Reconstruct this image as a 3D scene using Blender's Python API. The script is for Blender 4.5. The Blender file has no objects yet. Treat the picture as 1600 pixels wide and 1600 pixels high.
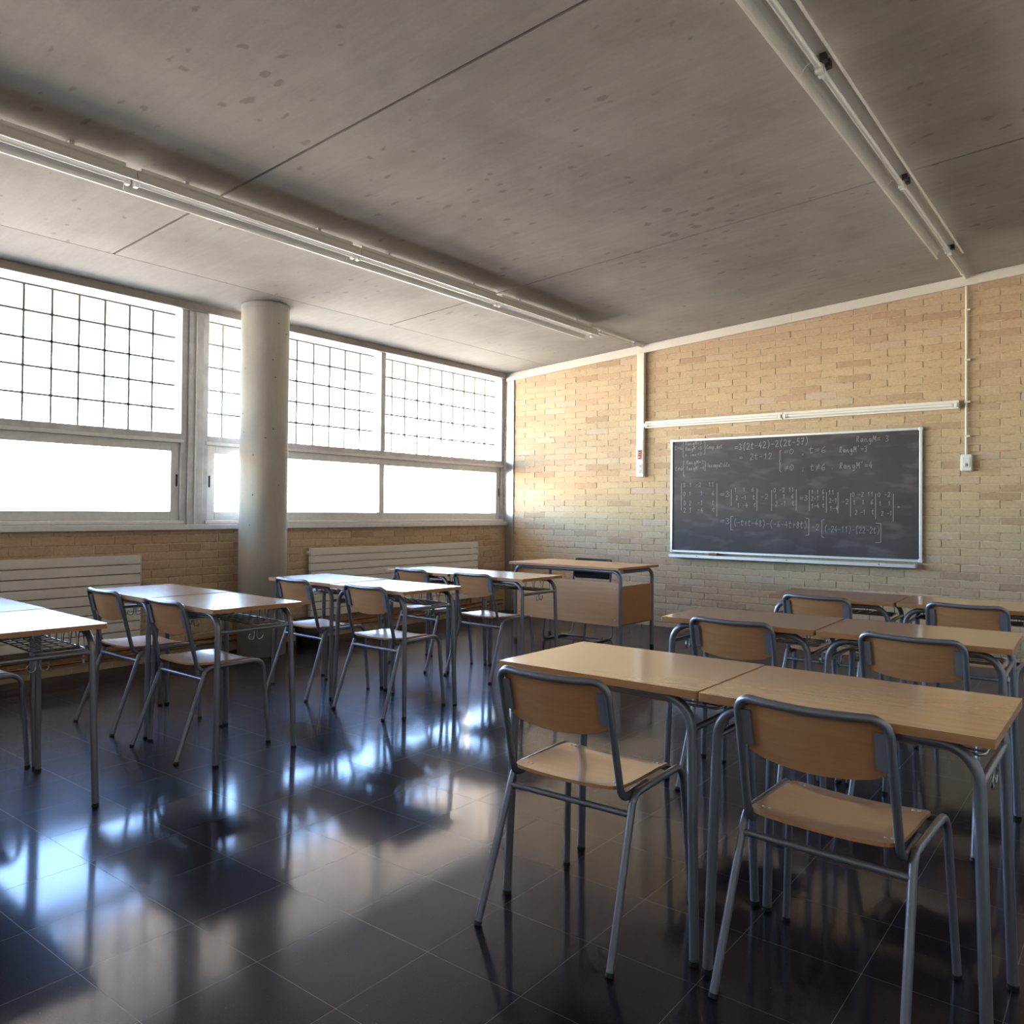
import bpy, bmesh, math, random
from mathutils import Vector, Matrix

# ------------------------------------------------------------------ camera, sky, sun, exposure
SC = bpy.context.scene
COL = SC.collection
CAM_LOC = Vector((6.32765, -8.00447, 1.26098))
CAM_R = Vector((0.78901962, 0.61429964, 0.00916491))
CAM_U = Vector((0.00040307, -0.01543522, 0.99988079))
CAM_F = Vector((-0.61436787, 0.78892187, 0.0124263))
FPX = 1251.8555
PP_Y = -17.7335
cd = bpy.data.cameras.new('camera'); cam = bpy.data.objects.new('camera', cd); COL.objects.link(cam)
cd.sensor_width = 36.0; cd.sensor_fit = 'HORIZONTAL'; cd.lens = FPX / 1600 * 36.0
cd.shift_y = PP_Y / 1600; cd.clip_start = 0.05; cd.clip_end = 500
mw = Matrix.Identity(4)
for i in range(3):
    mw[i][0] = CAM_R[i]; mw[i][1] = CAM_U[i]; mw[i][2] = -CAM_F[i]; mw[i][3] = CAM_LOC[i]
cam.matrix_world = mw
SC.camera = cam

def to_px(p):
    d = Vector(p) - CAM_LOC; z = d.dot(CAM_F)
    if z < 0.05: return None
    return (800 + FPX * d.dot(CAM_R) / z, 800 - FPX * d.dot(CAM_U) / z + PP_Y)

SUN_EL, SUN_AZ = math.radians(52), math.radians(15)     # direction towards the sun, azimuth from +X, counter-clockwise
w = bpy.data.worlds.new('sky'); SC.world = w; w.use_nodes = True
wn = w.node_tree; wn.nodes.clear()
sk = wn.nodes.new('ShaderNodeTexSky'); sk.sky_type = 'NISHITA'; sk.sun_disc = False
sk.sun_elevation = SUN_EL; sk.sun_rotation = math.radians(90) - SUN_AZ
sk.air_density = 1.0; sk.dust_density = 0.2; sk.ozone_density = 2.0
bg = wn.nodes.new('ShaderNodeBackground'); bg.inputs['Strength'].default_value = 2.3
wo = wn.nodes.new('ShaderNodeOutputWorld')
wn.links.new(sk.outputs['Color'], bg.inputs['Color']); wn.links.new(bg.outputs[0], wo.inputs[0])
sl = bpy.data.lights.new('sun', 'SUN'); sl.energy = 88.0; sl.angle = math.radians(0.6); sl.color = (1.0, 0.87, 0.70)
so = bpy.data.objects.new('sun', sl); COL.objects.link(so)
sdir = Vector((math.cos(SUN_EL) * math.cos(SUN_AZ), math.cos(SUN_EL) * math.sin(SUN_AZ), math.sin(SUN_EL)))
so.rotation_euler = sdir.to_track_quat('Z', 'Y').to_euler(); so.location = (12, 0, 14)
SC.view_settings.view_transform = 'Standard'; SC.view_settings.look = 'None'
SC.view_settings.gamma = 1.0; SC.view_settings.use_curve_mapping = False
SC.view_settings.exposure = 1.1
# sampling portals over the two window openings: they emit nothing, they only tell the renderer where the sky enters
for yc, ln in ((-2.11, 4.18), (-6.40, 4.10)):
    pl = bpy.data.lights.new('sky_portal', 'AREA'); pl.shape = 'RECTANGLE'; pl.size = ln; pl.size_y = 1.85; pl.cycles.is_portal = True
    po = bpy.data.objects.new('sky_portal', pl); COL.objects.link(po); po.location = (-0.17, yc, 2.04)
    po.matrix_world = Matrix(((0, 0, -1, -0.17), (1, 0, 0, yc), (0, -1, 0, 2.04), (0, 0, 0, 1)))
cy = SC.cycles
cy.max_bounces = 6; cy.diffuse_bounces = 4; cy.glossy_bounces = 3; cy.transparent_max_bounces = 12
cy.use_adaptive_sampling = True; cy.adaptive_threshold = 0.035
cy.use_guiding = True; cy.use_surface_guiding = True; cy.use_volume_guiding = False; cy.guiding_training_samples = 64
cy.use_denoising = True; cy.sample_clamp_indirect = 12.0; cy.caustics_reflective = False; cy.caustics_refractive = False
cy.use_fast_gi = False

random.seed(7)
RND = random.Random(11)

# ------------------------------------------------------------------ materials
def mat(name):
    m = bpy.data.materials.new(name); m.use_nodes = True; m.node_tree.nodes.clear()
    nt = m.node_tree
    out = nt.nodes.new('ShaderNodeOutputMaterial'); b = nt.nodes.new('ShaderNodeBsdfPrincipled')
    nt.links.new(b.outputs[0], out.inputs[0])
    return m, nt, b
def N(nt, t, **kw):
    n = nt.nodes.new(t)
    for k, v in kw.items():
        if k.startswith('i_'):
            n.inputs[k[2:].replace('_', ' ')].default_value = v
        else: setattr(n, k, v)
    return n
def ramp(nt, fac, stops):
    r = nt.nodes.new('ShaderNodeValToRGB')
    e = r.color_ramp.elements
    while len(e) < len(stops): e.new(0.5)
    for el, (p, c) in zip(e, stops):
        el.position = p; el.color = (*c, 1) if len(c) == 3 else c
    nt.links.new(fac, r.inputs['Fac']); return r
def mathn(nt, op, a, b=None, c=None):
    n = nt.nodes.new('ShaderNodeMath'); n.operation = op
    for i, v in enumerate((a, b, c)):
        if v is None: continue
        if isinstance(v, (int, float)): n.inputs[i].default_value = v
        else: nt.links.new(v, n.inputs[i])
    return n.outputs[0]
def coords(nt, kind='Object', scale=(1, 1, 1)):
    tc = nt.nodes.new('ShaderNodeTexCoord'); mp = nt.nodes.new('ShaderNodeMapping')
    mp.inputs['Scale'].default_value = scale
    if kind == 'World':
        g = nt.nodes.new('ShaderNodeNewGeometry'); nt.links.new(g.outputs['Position'], mp.inputs['Vector'])
    else: nt.links.new(tc.outputs[kind], mp.inputs['Vector'])
    return mp.outputs[0]
def noise(nt, vec, scale, detail=4, rough=0.55, dist=0.0):
    n = nt.nodes.new('ShaderNodeTexNoise'); n.inputs['Scale'].default_value = scale
    n.inputs['Detail'].default_value = detail; n.inputs['Roughness'].default_value = rough; n.inputs['Distortion'].default_value = dist
    nt.links.new(vec, n.inputs['Vector']); return n.outputs['Fac']
def bump(nt, b, h, strength, dist=0.01):
    n = nt.nodes.new('ShaderNodeBump'); n.inputs['Strength'].default_value = strength; n.inputs['Distance'].default_value = dist
    nt.links.new(h, n.inputs['Height']); nt.links.new(n.outputs[0], b.inputs['Normal'])
def mixc(nt, fac, a, b, mode='MIX'):
    n = nt.nodes.new('ShaderNodeMix'); n.data_type = 'RGBA'; n.blend_type = mode
    for sock, v in ((n.inputs[0], fac), (n.inputs[6], a), (n.inputs[7], b)):
        if isinstance(v, (int, float)): sock.default_value = v
        elif isinstance(v, tuple): sock.default_value = (*v, 1)
        else: nt.links.new(v, sock)
    return n.outputs[2]
def plain(name, col, rough=0.5, metal=0.0, spec=0.5, grain=0.0, gscale=40):
    m, nt, b = mat(name)
    b.inputs['Base Color'].default_value = (*col, 1); b.inputs['Roughness'].default_value = rough
    b.inputs['Metallic'].default_value = metal; b.inputs['Specular IOR Level'].default_value = spec
    v = coords(nt)
    f = noise(nt, v, gscale, 3)
    lo = tuple(c * (1 - grain) for c in col); hi = tuple(min(1, c * (1 + grain)) for c in col)
    r = ramp(nt, f, [(0.3, lo), (0.7, hi)]); nt.links.new(r.outputs[0], b.inputs['Base Color'])
    return m

M = {}
M['steel_blue'] = plain('painted_grey_blue_steel', (0.22, 0.225, 0.27), 0.34, 0.55, 0.5, 0.04, 60)
M['clip_plastic'] = plain('grey_clip', (0.20, 0.20, 0.25), 0.42, 0.2, 0.5, 0.05, 60)
M['rubber'] = plain('black_rubber', (0.018, 0.017, 0.02), 0.55, 0, 0.4, 0.1)
M['chrome'] = plain('chrome', (0.8, 0.8, 0.81), 0.3, 0.6, 0.5, 0.02)
M['wire'] = plain('chromed_wire', (0.42, 0.42, 0.45), 0.25, 0.9, 0.5, 0.02)
M['alu'] = plain('brushed_aluminium', (0.76, 0.76, 0.79), 0.38, 0.2, 0.5, 0.05, 25)
M['alu_board'] = plain('bright_aluminium', (0.72, 0.74, 0.78), 0.35, 0.5, 0.5, 0.03, 25)
M['galv'] = plain('galvanised_frame', (0.60, 0.60, 0.64), 0.45, 0.2, 0.5, 0.14, 9)
M['band'] = plain('taupe_steel_band', (0.34, 0.31, 0.29), 0.5, 0.1, 0.5, 0.06, 9)
M['polished_steel'] = plain('polished_steel', (0.55, 0.56, 0.6), 0.28, 0.9, 0.5, 0.04, 5)
M['grille'] = plain('grille_steel', (0.17, 0.155, 0.15), 0.5, 0.3, 0.5, 0.08)
M['trunk_white'] = plain('ivory_plastic', (0.76, 0.71, 0.64), 0.45, 0, 0.5, 0.02)
M['lamp_white'] = plain('cream_enamel', (0.84, 0.80, 0.75), 0.25, 0, 0.5, 0.02)
M['tube_white'] = plain('fluorescent_tube_glass', (0.86, 0.86, 0.86), 0.12, 0, 0.6, 0.0)
M['socket_white'] = plain('white_plastic', (0.80, 0.79, 0.77), 0.4, 0, 0.5, 0.01)
M['socket_red'] = plain('red_plastic', (0.62, 0.06, 0.03), 0.4, 0, 0.5, 0.03)
M['dark_hole'] = plain('dark_recess', (0.03, 0.03, 0.035), 0.6)
M['radiator'] = plain('radiator_enamel', (0.80, 0.77, 0.73), 0.42, 0, 0.5, 0.02)
M['dark_metal'] = plain('dark_clip_metal', (0.10, 0.08, 0.07), 0.45, 0.4)
M['copper'] = plain('aged_copper', (0.36, 0.15, 0.075), 0.38, 0.75, 0.5, 0.25, 12)
M['black'] = plain('black_upholstery', (0.02, 0.018, 0.02), 0.5, 0, 0.4, 0.15)
M['bin'] = plain('black_bin_plastic', (0.025, 0.024, 0.026), 0.42, 0, 0.5, 0.1)
M['felt'] = plain('eraser_felt', (0.20, 0.12, 0.07), 0.85, 0, 0.2, 0.2)
M['chalk'] = plain('chalk', (0.44, 0.44, 0.47), 0.95, 0, 0.1, 0.25, 300)
M['canopy'] = plain('canopy_concrete', (0.62, 0.56, 0.48), 0.85, 0, 0.2, 0.05, 3)
M['ground'] = plain('pale_paving', (0.55, 0.50, 0.43), 0.9, 0, 0.2, 0.08, 1.5)
M['render'] = plain('plaster', (0.62, 0.56, 0.51), 0.85, 0, 0.2, 0.06, 6)

def wood(name, c1, c2, rough, coat=0.0, scale=(2.2, 34, 34)):
    m, nt, b = mat(name)
    v = coords(nt, 'Object', scale)
    f = noise(nt, v, 1.3, 6, 0.62, 0.6)
    v2 = coords(nt, 'Object', (scale[0] * 4, scale[1] * 6, scale[2] * 6))
    f2 = noise(nt, v2, 1.0, 3)
    r = ramp(nt, f, [(0.30, c1), (0.70, c2)])
    r2 = ramp(nt, f2, [(0.35, (0.94, 0.93, 0.92)), (0.62, (1, 1, 1))])
    c = mixc(nt, 1.0, r.outputs[0], r2.outputs[0], 'MULTIPLY')
    nt.links.new(c, b.inputs['Base Color'])
    b.inputs['Roughness'].default_value = rough
    b.inputs['Coat Weight'].default_value = coat; b.inputs['Coat Roughness'].default_value = 0.12
    return m
M['beech'] = wood('beech_laminate', (0.42, 0.215, 0.092), (0.49, 0.265, 0.118), 0.26, 0.7)
M['beech_edge'] = wood('beech_edge_band', (0.42, 0.20, 0.085), (0.49, 0.245, 0.108), 0.4)
M['beech_seat'] = wood('beech_plywood', (0.48, 0.235, 0.108), (0.56, 0.29, 0.138), 0.28, 0.5)
M['beech_panel'] = wood('beech_panel', (0.56, 0.325, 0.165), (0.63, 0.38, 0.20), 0.4)

# concrete
def concrete(name, c1, c2, stain, rough=0.85, spots=True):
    m, nt, b = mat(name)
    v = coords(nt, 'World')
    f = noise(nt, v, 1.1, 7, 0.62, 0.3)
    r = ramp(nt, f, [(0.32, c1), (0.68, c2)])
    c = r.outputs[0]
    vs = coords(nt, 'World', (1.2, 9, 1.2))
    fs = noise(nt, vs, 2.2, 5, 0.6)
    rs = ramp(nt, fs, [(0.40, (0.90, 0.89, 0.88)), (0.62, (1, 1, 1))])
    c = mixc(nt, 0.6, c, rs.outputs[0], 'MULTIPLY')
    if spots:
        # blotchy water marks: elongated cells, only inside some patches
        vo = nt.nodes.new('ShaderNodeTexVoronoi'); vo.inputs['Scale'].default_value = 5.2; vo.inputs['Randomness'].default_value = 1.0
        vd = coords(nt, 'World', (1.0, 1.6, 1.0))
        nd = nt.nodes.new('ShaderNodeTexNoise'); nd.inputs['Scale'].default_value = 9.0; nd.inputs['Detail'].default_value = 3
        nt.links.new(vd, nd.inputs['Vector'])
        vadd = nt.nodes.new('ShaderNodeVectorMath'); vadd.operation = 'MULTIPLY_ADD'
        nt.links.new(nd.outputs['Color'], vadd.inputs[0]); vadd.inputs[1].default_value = (0.12, 0.12, 0.12); nt.links.new(vd, vadd.inputs[2])
        nt.links.new(vadd.outputs[0], vo.inputs['Vector'])
        pf = noise(nt, v, 0.9, 2)
        thr = mathn(nt, 'MULTIPLY_ADD', pf, 0.50, -0.10)
        d = mathn(nt, 'SUBTRACT', thr, vo.outputs['Distance'])
        sp = mathn(nt, 'MULTIPLY', d, 15.0); sp = mathn(nt, 'MINIMUM', mathn(nt, 'MAXIMUM', sp, 0.0), 1.0)
        c = mixc(nt, mathn(nt, 'MULTIPLY', sp, 0.42), c, stain)
    ff = noise(nt, v, 60, 3)
    rf = ramp(nt, ff, [(0.3, (0.93, 0.93, 0.93)), (0.7, (1.0, 1.0, 1.0))])
    c = mixc(nt, 0.8, c, rf.outputs[0], 'MULTIPLY')
    nt.links.new(c, b.inputs['Base Color']); b.inputs['Roughness'].default_value = rough
    b.inputs['Specular IOR Level'].default_value = 0.3
    bump(nt, b, ff, 0.15, 0.004)
    return m
M['ceiling'] = concrete('ceiling_concrete', (0.34, 0.315, 0.285), (0.46, 0.43, 0.395), (0.15, 0.115, 0.085))
M['ceiling_edge'] = concrete('edge_beam_concrete', (0.34, 0.32, 0.295), (0.41, 0.39, 0.36), (0.3, 0.26, 0.2), spots=False)
M['column'] = concrete('column_concrete', (0.46, 0.44, 0.40), (0.56, 0.535, 0.49), (0.1, 0.1, 0.1), 0.75, spots=False)
M['joint'] = plain('joint_shadow_gap', (0.10, 0.075, 0.06), 0.9, 0, 0.1)

# brick: colour per brick from its cell in the bond
def brick_mat(name, axis, phase, bright=1.0, mortar_lines=False):
    m, nt, b = mat(name)
    g = nt.nodes.new('ShaderNodeNewGeometry'); sx = nt.nodes.new('ShaderNodeSeparateXYZ'); nt.links.new(g.outputs['Position'], sx.inputs[0])
    u = sx.outputs[0] if axis == 0 else sx.outputs[1]
    row = mathn(nt, 'FLOOR', mathn(nt, 'DIVIDE', mathn(nt, 'SUBTRACT', sx.outputs[2], ROW0), ROWH))
    par = mathn(nt, 'MODULO', mathn(nt, 'ADD', row, 100.0), 2.0)
    cu = mathn(nt, 'FLOOR', mathn(nt, 'DIVIDE', mathn(nt, 'SUBTRACT', mathn(nt, 'SUBTRACT', u, phase), mathn(nt, 'MULTIPLY', mathn(nt, 'SUBTRACT', 1.0, par), BRW / 2)), BRW))
    cx = nt.nodes.new('ShaderNodeCombineXYZ'); nt.links.new(cu, cx.inputs[0]); nt.links.new(row, cx.inputs[1])
    wnz = nt.nodes.new('ShaderNodeTexWhiteNoise'); wnz.noise_dimensions = '3D'; nt.links.new(cx.outputs[0], wnz.inputs['Vector'])
    k = bright
    r = ramp(nt, wnz.outputs['Value'], [(0.0, (0.465 * k, 0.325 * k, 0.215 * k)), (0.12, (0.54 * k, 0.39 * k, 0.265 * k)), (0.55, (0.57 * k, 0.425 * k, 0.28 * k)), (0.9, (0.595 * k, 0.45 * k, 0.30 * k)), (1.0, (0.565 * k, 0.445 * k, 0.35 * k))])
    v = coords(nt, 'World', (1, 1, 1))
    f = noise(nt, v, 45, 5, 0.7); rf = ramp(nt, f, [(0.25, (0.82, 0.80, 0.78)), (0.6, (1, 1, 1))])
    c = mixc(nt, 1.0, r.outputs[0], rf.outputs[0], 'MULTIPLY')
    nt.links.new(c, b.inputs['Base Color']); b.inputs['Roughness'].default_value = 0.85; b.inputs['Specular IOR Level'].default_value = 0.25
    bump(nt, b, f, 0.5, 0.004)
    return m
ROW0, ROWH, BRW = 0.047 - 0.0705, 0.0705, 0.3005
BR_X0 = 5.11 - 17 * BRW          # vertical joints of odd rows on the front wall
BR_Y0 = 0.0
M['brick_front'] = brick_mat('yellow_brick_front', 0, BR_X0)
M['brick_left'] = brick_mat('yellow_brick_left', 1, BR_Y0)
def mortar_mat():
    m, nt, b = mat('mortar')
    v = coords(nt, 'World'); f = noise(nt, v, 14, 4, 0.7)
    r = ramp(nt, f, [(0.36, (0.34, 0.245, 0.165)), (0.46, (0.53, 0.40, 0.28)), (0.66, (0.68, 0.55, 0.42))])
    nt.links.new(r.outputs[0], b.inputs['Base Color']); b.inputs['Roughness'].default_value = 0.95
    bump(nt, b, noise(nt, v, 120, 2), 0.5, 0.003); return m
M['mortar'] = mortar_mat()

# polished dark terrazzo
def terrazzo():
    m = bpy.data.materials.new('polished_dark_terrazzo'); m.use_nodes = True; nt = m.node_tree; nt.nodes.clear()
    out = nt.nodes.new('ShaderNodeOutputMaterial'); d = nt.nodes.new('ShaderNodeBsdfDiffuse'); g = nt.nodes.new('ShaderNodeBsdfGlossy')
    g.distribution = 'GGX'
    v = coords(nt, 'World')
    f = noise(nt, v, 220, 2, 0.5)
    r = ramp(nt, f, [(0.35, (0.008, 0.0055, 0.0095)), (0.66, (0.017, 0.0125, 0.0185)), (0.735, (0.03, 0.025, 0.03)), (0.80, (0.26, 0.23, 0.22))])
    nt.links.new(r.outputs[0], d.inputs['Color'])
    big = noise(nt, v, 1.7, 4, 0.6)
    mr = ramp(nt, big, [(0.3, (0.075,) * 3), (0.75, (0.135,) * 3)])
    nt.links.new(mr.outputs[0], g.inputs['Roughness'])
    g.inputs['Color'].default_value = (0.93, 0.93, 1.0, 1)
    g2 = nt.nodes.new('ShaderNodeBsdfGlossy'); g2.inputs['Roughness'].default_value = 0.34; g2.inputs['Color'].default_value = (0.74, 0.80, 1.0, 1)
    gm = nt.nodes.new('ShaderNodeMixShader'); gm.inputs[0].default_value = 0.25; nt.links.new(g.outputs[0], gm.inputs[1]); nt.links.new(g2.outputs[0], gm.inputs[2])
    fz = nt.nodes.new('ShaderNodeFresnel'); fz.inputs['IOR'].default_value = 1.54
    mx = nt.nodes.new('ShaderNodeMixShader')
    nt.links.new(mathn(nt, 'MULTIPLY', fz.outputs[0], 0.92), mx.inputs[0]); nt.links.new(d.outputs[0], mx.inputs[1]); nt.links.new(gm.outputs[0], mx.inputs[2]); nt.links.new(mx.outputs[0], out.inputs[0])
    return m
M['terrazzo'] = terrazzo()
M['grout'] = plain('pale_grout', (0.15, 0.14, 0.14), 0.35, 0, 0.5, 0.2, 8)

def slate():
    m, nt, b = mat('dusty_slate')
    v = coords(nt, 'Object'); f = noise(nt, v, 2.0, 5, 0.6, 0.8)
    r = ramp(nt, f, [(0.3, (0.050, 0.040, 0.045)), (0.75, (0.082, 0.067, 0.074))])
    # wiped chalk dust in slanted strokes
    mp = nt.nodes.new('ShaderNodeMapping'); mp.inputs['Rotation'].default_value = (0, 0.7, 0); mp.inputs['Scale'].default_value = (2.2, 1, 7.0)
    tc = nt.nodes.new('ShaderNodeTexCoord'); nt.links.new(tc.outputs['Object'], mp.inputs['Vector'])
    s = noise(nt, mp.outputs[0], 1.6, 3, 0.5); rs = ramp(nt, s, [(0.52, (0, 0, 0)), (0.70, (1, 1, 1))])
    c = mixc(nt, mathn(nt, 'MULTIPLY', rs.outputs[0], 0.11), r.outputs[0], (0.45, 0.45, 0.48))
    nt.links.new(c, b.inputs['Base Color']); b.inputs['Roughness'].default_value = 0.6; b.inputs['Specular IOR Level'].default_value = 0.35
    return m
M['slate'] = slate()

def glass():
    m = bpy.data.materials.new('window_glass'); m.use_nodes = True; nt = m.node_tree; nt.nodes.clear()
    out = nt.nodes.new('ShaderNodeOutputMaterial'); t = nt.nodes.new('ShaderNodeBsdfTransparent'); g = nt.nodes.new('ShaderNodeBsdfGlossy')
    t.inputs[0].default_value = (0.95, 0.97, 0.97, 1); g.inputs['Roughness'].default_value = 0.02
    lw = nt.nodes.new('ShaderNodeLayerWeight'); lw.inputs['Blend'].default_value = 0.5; mx = nt.nodes.new('ShaderNodeMixShader')
    fr = mathn(nt, 'MULTIPLY_ADD', mathn(nt, 'POWER', lw.outputs['Facing'], 5.0), 0.90, 0.04)
    nt.links.new(fr, mx.inputs[0]); nt.links.new(t.outputs[0], mx.inputs[1]); nt.links.new(g.outputs[0], mx.inputs[2]); nt.links.new(mx.outputs[0], out.inputs[0])
    return m
M['glass'] = glass()

# ------------------------------------------------------------------ mesh helpers
class MB:
    def __init__(s): s.v = []; s.f = []; s.sm = []
    def add(s, verts, faces, smooth=False):
        o = len(s.v); s.v += [tuple(p) for p in verts]
        for f in faces: s.f.append(tuple(i + o for i in f)); s.sm.append(smooth)
    def box(s, x0, x1, y0, y1, z0, z1, c=0.0):
        if c <= 0:
            P = [(x, y, z) for z in (z0, z1) for y in (y0, y1) for x in (x0, x1)]
            s.add(P, [(0, 2, 3, 1), (4, 5, 7, 6), (0, 1, 5, 4), (2, 6, 7, 3), (0, 4, 6, 2), (1, 3, 7, 5)])
        else:
            bm = bmesh.new(); bmesh.ops.create_cube(bm, size=1)
            for q in bm.verts: q.co = ((x0 + x1) / 2 + q.co.x * (x1 - x0), (y0 + y1) / 2 + q.co.y * (y1 - y0), (z0 + z1) / 2 + q.co.z * (z1 - z0))
            bmesh.ops.bevel(bm, geom=bm.edges[:], offset=c, segments=2, affect='EDGES', profile=0.5)
            bm.verts.index_update(); s.add([q.co[:] for q in bm.verts], [[q.index for q in f.verts] for f in bm.faces]); bm.free()
        return s
    def tube(s, path, r, seg=10, caps=True):
        P = [Vector(p) for p in path]; n = len(P)
        T = []
        for i in range(n):
            a = P[max(i - 1, 0)]; b = P[min(i + 1, n - 1)]; t = (b - a)
            if i not in (0, n - 1):
                t = (P[i] - P[i - 1]).normalized() + (P[i + 1] - P[i]).normalized()
            T.append(t.normalized())
        up = Vector((0, 0, 1)) if abs(T[0].z) < 0.9 else Vector((1, 0, 0))
        nrm = (up - T[0] * up.dot(T[0])).normalized()
        V = []
        for i in range(n):
            if i: nrm = (nrm - T[i] * nrm.dot(T[i])).normalized()
            bn = T[i].cross(nrm)
            for k in range(seg):
                a = 2 * math.pi * k / seg
                V.append(P[i] + (nrm * math.cos(a) + bn * math.sin(a)) * r)
        F = []
        for i in range(n - 1):
            for k in range(seg):
                k2 = (k + 1) % seg
                F.append((i * seg + k, i * seg + k2, (i + 1) * seg + k2, (i + 1) * seg + k))
        s.add(V, F, True)
        if caps:
            s.add(V[:seg], [tuple(reversed(range(seg)))]); s.add(V[-seg:], [tuple(range(seg))])
        return s
    def lathe(s, prof, seg=24, c=(0, 0, 0), smooth=True):
        V = []; m = len(prof)
        for r, z in prof:
            for k in range(seg):
                a = 2 * math.pi * k / seg; V.append((c[0] + r * math.cos(a), c[1] + r * math.sin(a), c[2] + z))
        F = [(i * seg + k, i * seg + (k + 1) % seg, (i + 1) * seg + (k + 1) % seg, (i + 1) * seg + k) for i in range(m - 1) for k in range(seg)]
        s.add(V, F, smooth); return s
    def shell(s, outline, fn, off, rings=5):
        """outline: closed 2-D outline around the origin; fn(u,v)->3-D point; off: thickness vector"""
        off = Vector(off); n = len(outline); V = []
        for sgn in (0, 1):
            V.append(Vector(fn(0, 0)) + off * sgn)
            for t in range(1, rings + 1):
                for (u, v) in outline: V.append(Vector(fn(u * t / rings, v * t / rings)) + off * sgn)
        h = 1 + rings * n; F = []
        for sgn in (0, 1):
            o = sgn * h
            for k in range(n):
                k2 = (k + 1) % n; t = (o, o + 1 + k, o + 1 + k2); F.append(t if sgn else t[::-1])
                for r in range(rings - 1):
                    q = (o + 1 + r * n + k, o + 1 + (r + 1) * n + k, o + 1 + (r + 1) * n + k2, o + 1 + r * n + k2); F.append(q if sgn else q[::-1])
        s.add(V, F, True)
        a = 1 + (rings - 1) * n
        S = [V[a + k] for k in range(n)] + [V[h + a + k] for k in range(n)]
        s.add(S, [(k, (k + 1) % n, n + (k + 1) % n, n + k) for k in range(n)]); return s
    def mesh(s, name, material):
        me = bpy.data.meshes.new(name); me.from_pydata(s.v, [], s.f); me.update()
        me.polygons.foreach_set('use_smooth', s.sm)
        me.materials.append(M[material] if isinstance(material, str) else material); return me
    def build(s, name, material, parent=None):
        o = bpy.data.objects.new(name, s.mesh(name, material)); COL.objects.link(o); o.parent = parent
        bm = bmesh.new(); bm.from_mesh(o.data); bmesh.ops.recalc_face_normals(bm, faces=bm.faces); bm.to_mesh(o.data); bm.free()
        return o

def fillet(pts, rads, seg=6):
    P = [Vector(p) for p in pts]; out = [P[0]]
    for i in range(1, len(P) - 1):
        r = rads[i - 1] if isinstance(rads, (list, tuple)) else rads
        a = (P[i - 1] - P[i]).normalized(); b = (P[i + 1] - P[i]).normalized()
        ang = a.angle(b); d = min(r / math.tan(ang / 2), (P[i - 1] - P[i]).length * 0.49, (P[i + 1] - P[i]).length * 0.49)
        r = d * math.tan(ang / 2)
        c = P[i] + (a + b).normalized() * (r / math.sin(ang / 2))
        s, e = P[i] + a * d - c, P[i] + b * d - c
        for k in range(seg + 1):
            out.append(c + s.normalized().slerp(e.normalized(), k / seg) * r)
    out.append(P[-1]); return out
def rrect(hx0, hx1, hy0, hy1, r, seg=5):
    pts = []
    for cx, cy, a0 in ((hx1 - r, hy1 - r, 0), (hx0 + r, hy1 - r, 90), (hx0 + r, hy0 + r, 180), (hx1 - r, hy0 + r, 270)):
        for k in range(seg + 1):
            a = math.radians(a0 + 90 * k / seg); pts.append((cx + r * math.cos(a), cy + r * math.sin(a)))
    return pts
def tag(o, label=None, cat=None, group=None, kind=None):
    if label: o['label'] = label
    if cat: o['category'] = cat
    if group: o['group'] = group
    if kind: o['kind'] = kind
    return o
def empty(name, loc=(0, 0, 0), rz=0.0):
    o = bpy.data.objects.new(name, None); COL.objects.link(o); o.location = loc; o.rotation_euler = (0, 0, rz)
    o.empty_display_size = 0.1; return o
def copy_tree(o, parent=None):
    c = o.copy(); COL.objects.link(c); c.parent = parent
    for ch in list(o.children): copy_tree(ch, c)
    return c
def box(name, dims, m, parent=None, c=0.0): return MB().box(*dims, c).build(name, m, parent)

# ------------------------------------------------------------------ room shell
ZC0, SLOPE = 2.996, 0.0705
XR, YB = 7.3, -9.4
def zc(x): return ZC0 + SLOPE * x
def seen_size(pts):
    q = [to_px(p) for p in pts]
    if any(a is None for a in q): return 0.0
    cx = sum(a[0] for a in q) / len(q); cyy = sum(a[1] for a in q) / len(q)
    if not (-40 < cx < 1640 and -40 < cyy < 1640): return 0.0
    ar = 0
    for i in range(len(q)):
        a, b = q[i], q[(i + 1) % len(q)]; ar += a[0] * b[1] - a[1] * b[0]
    return abs(ar) / 2

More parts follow.
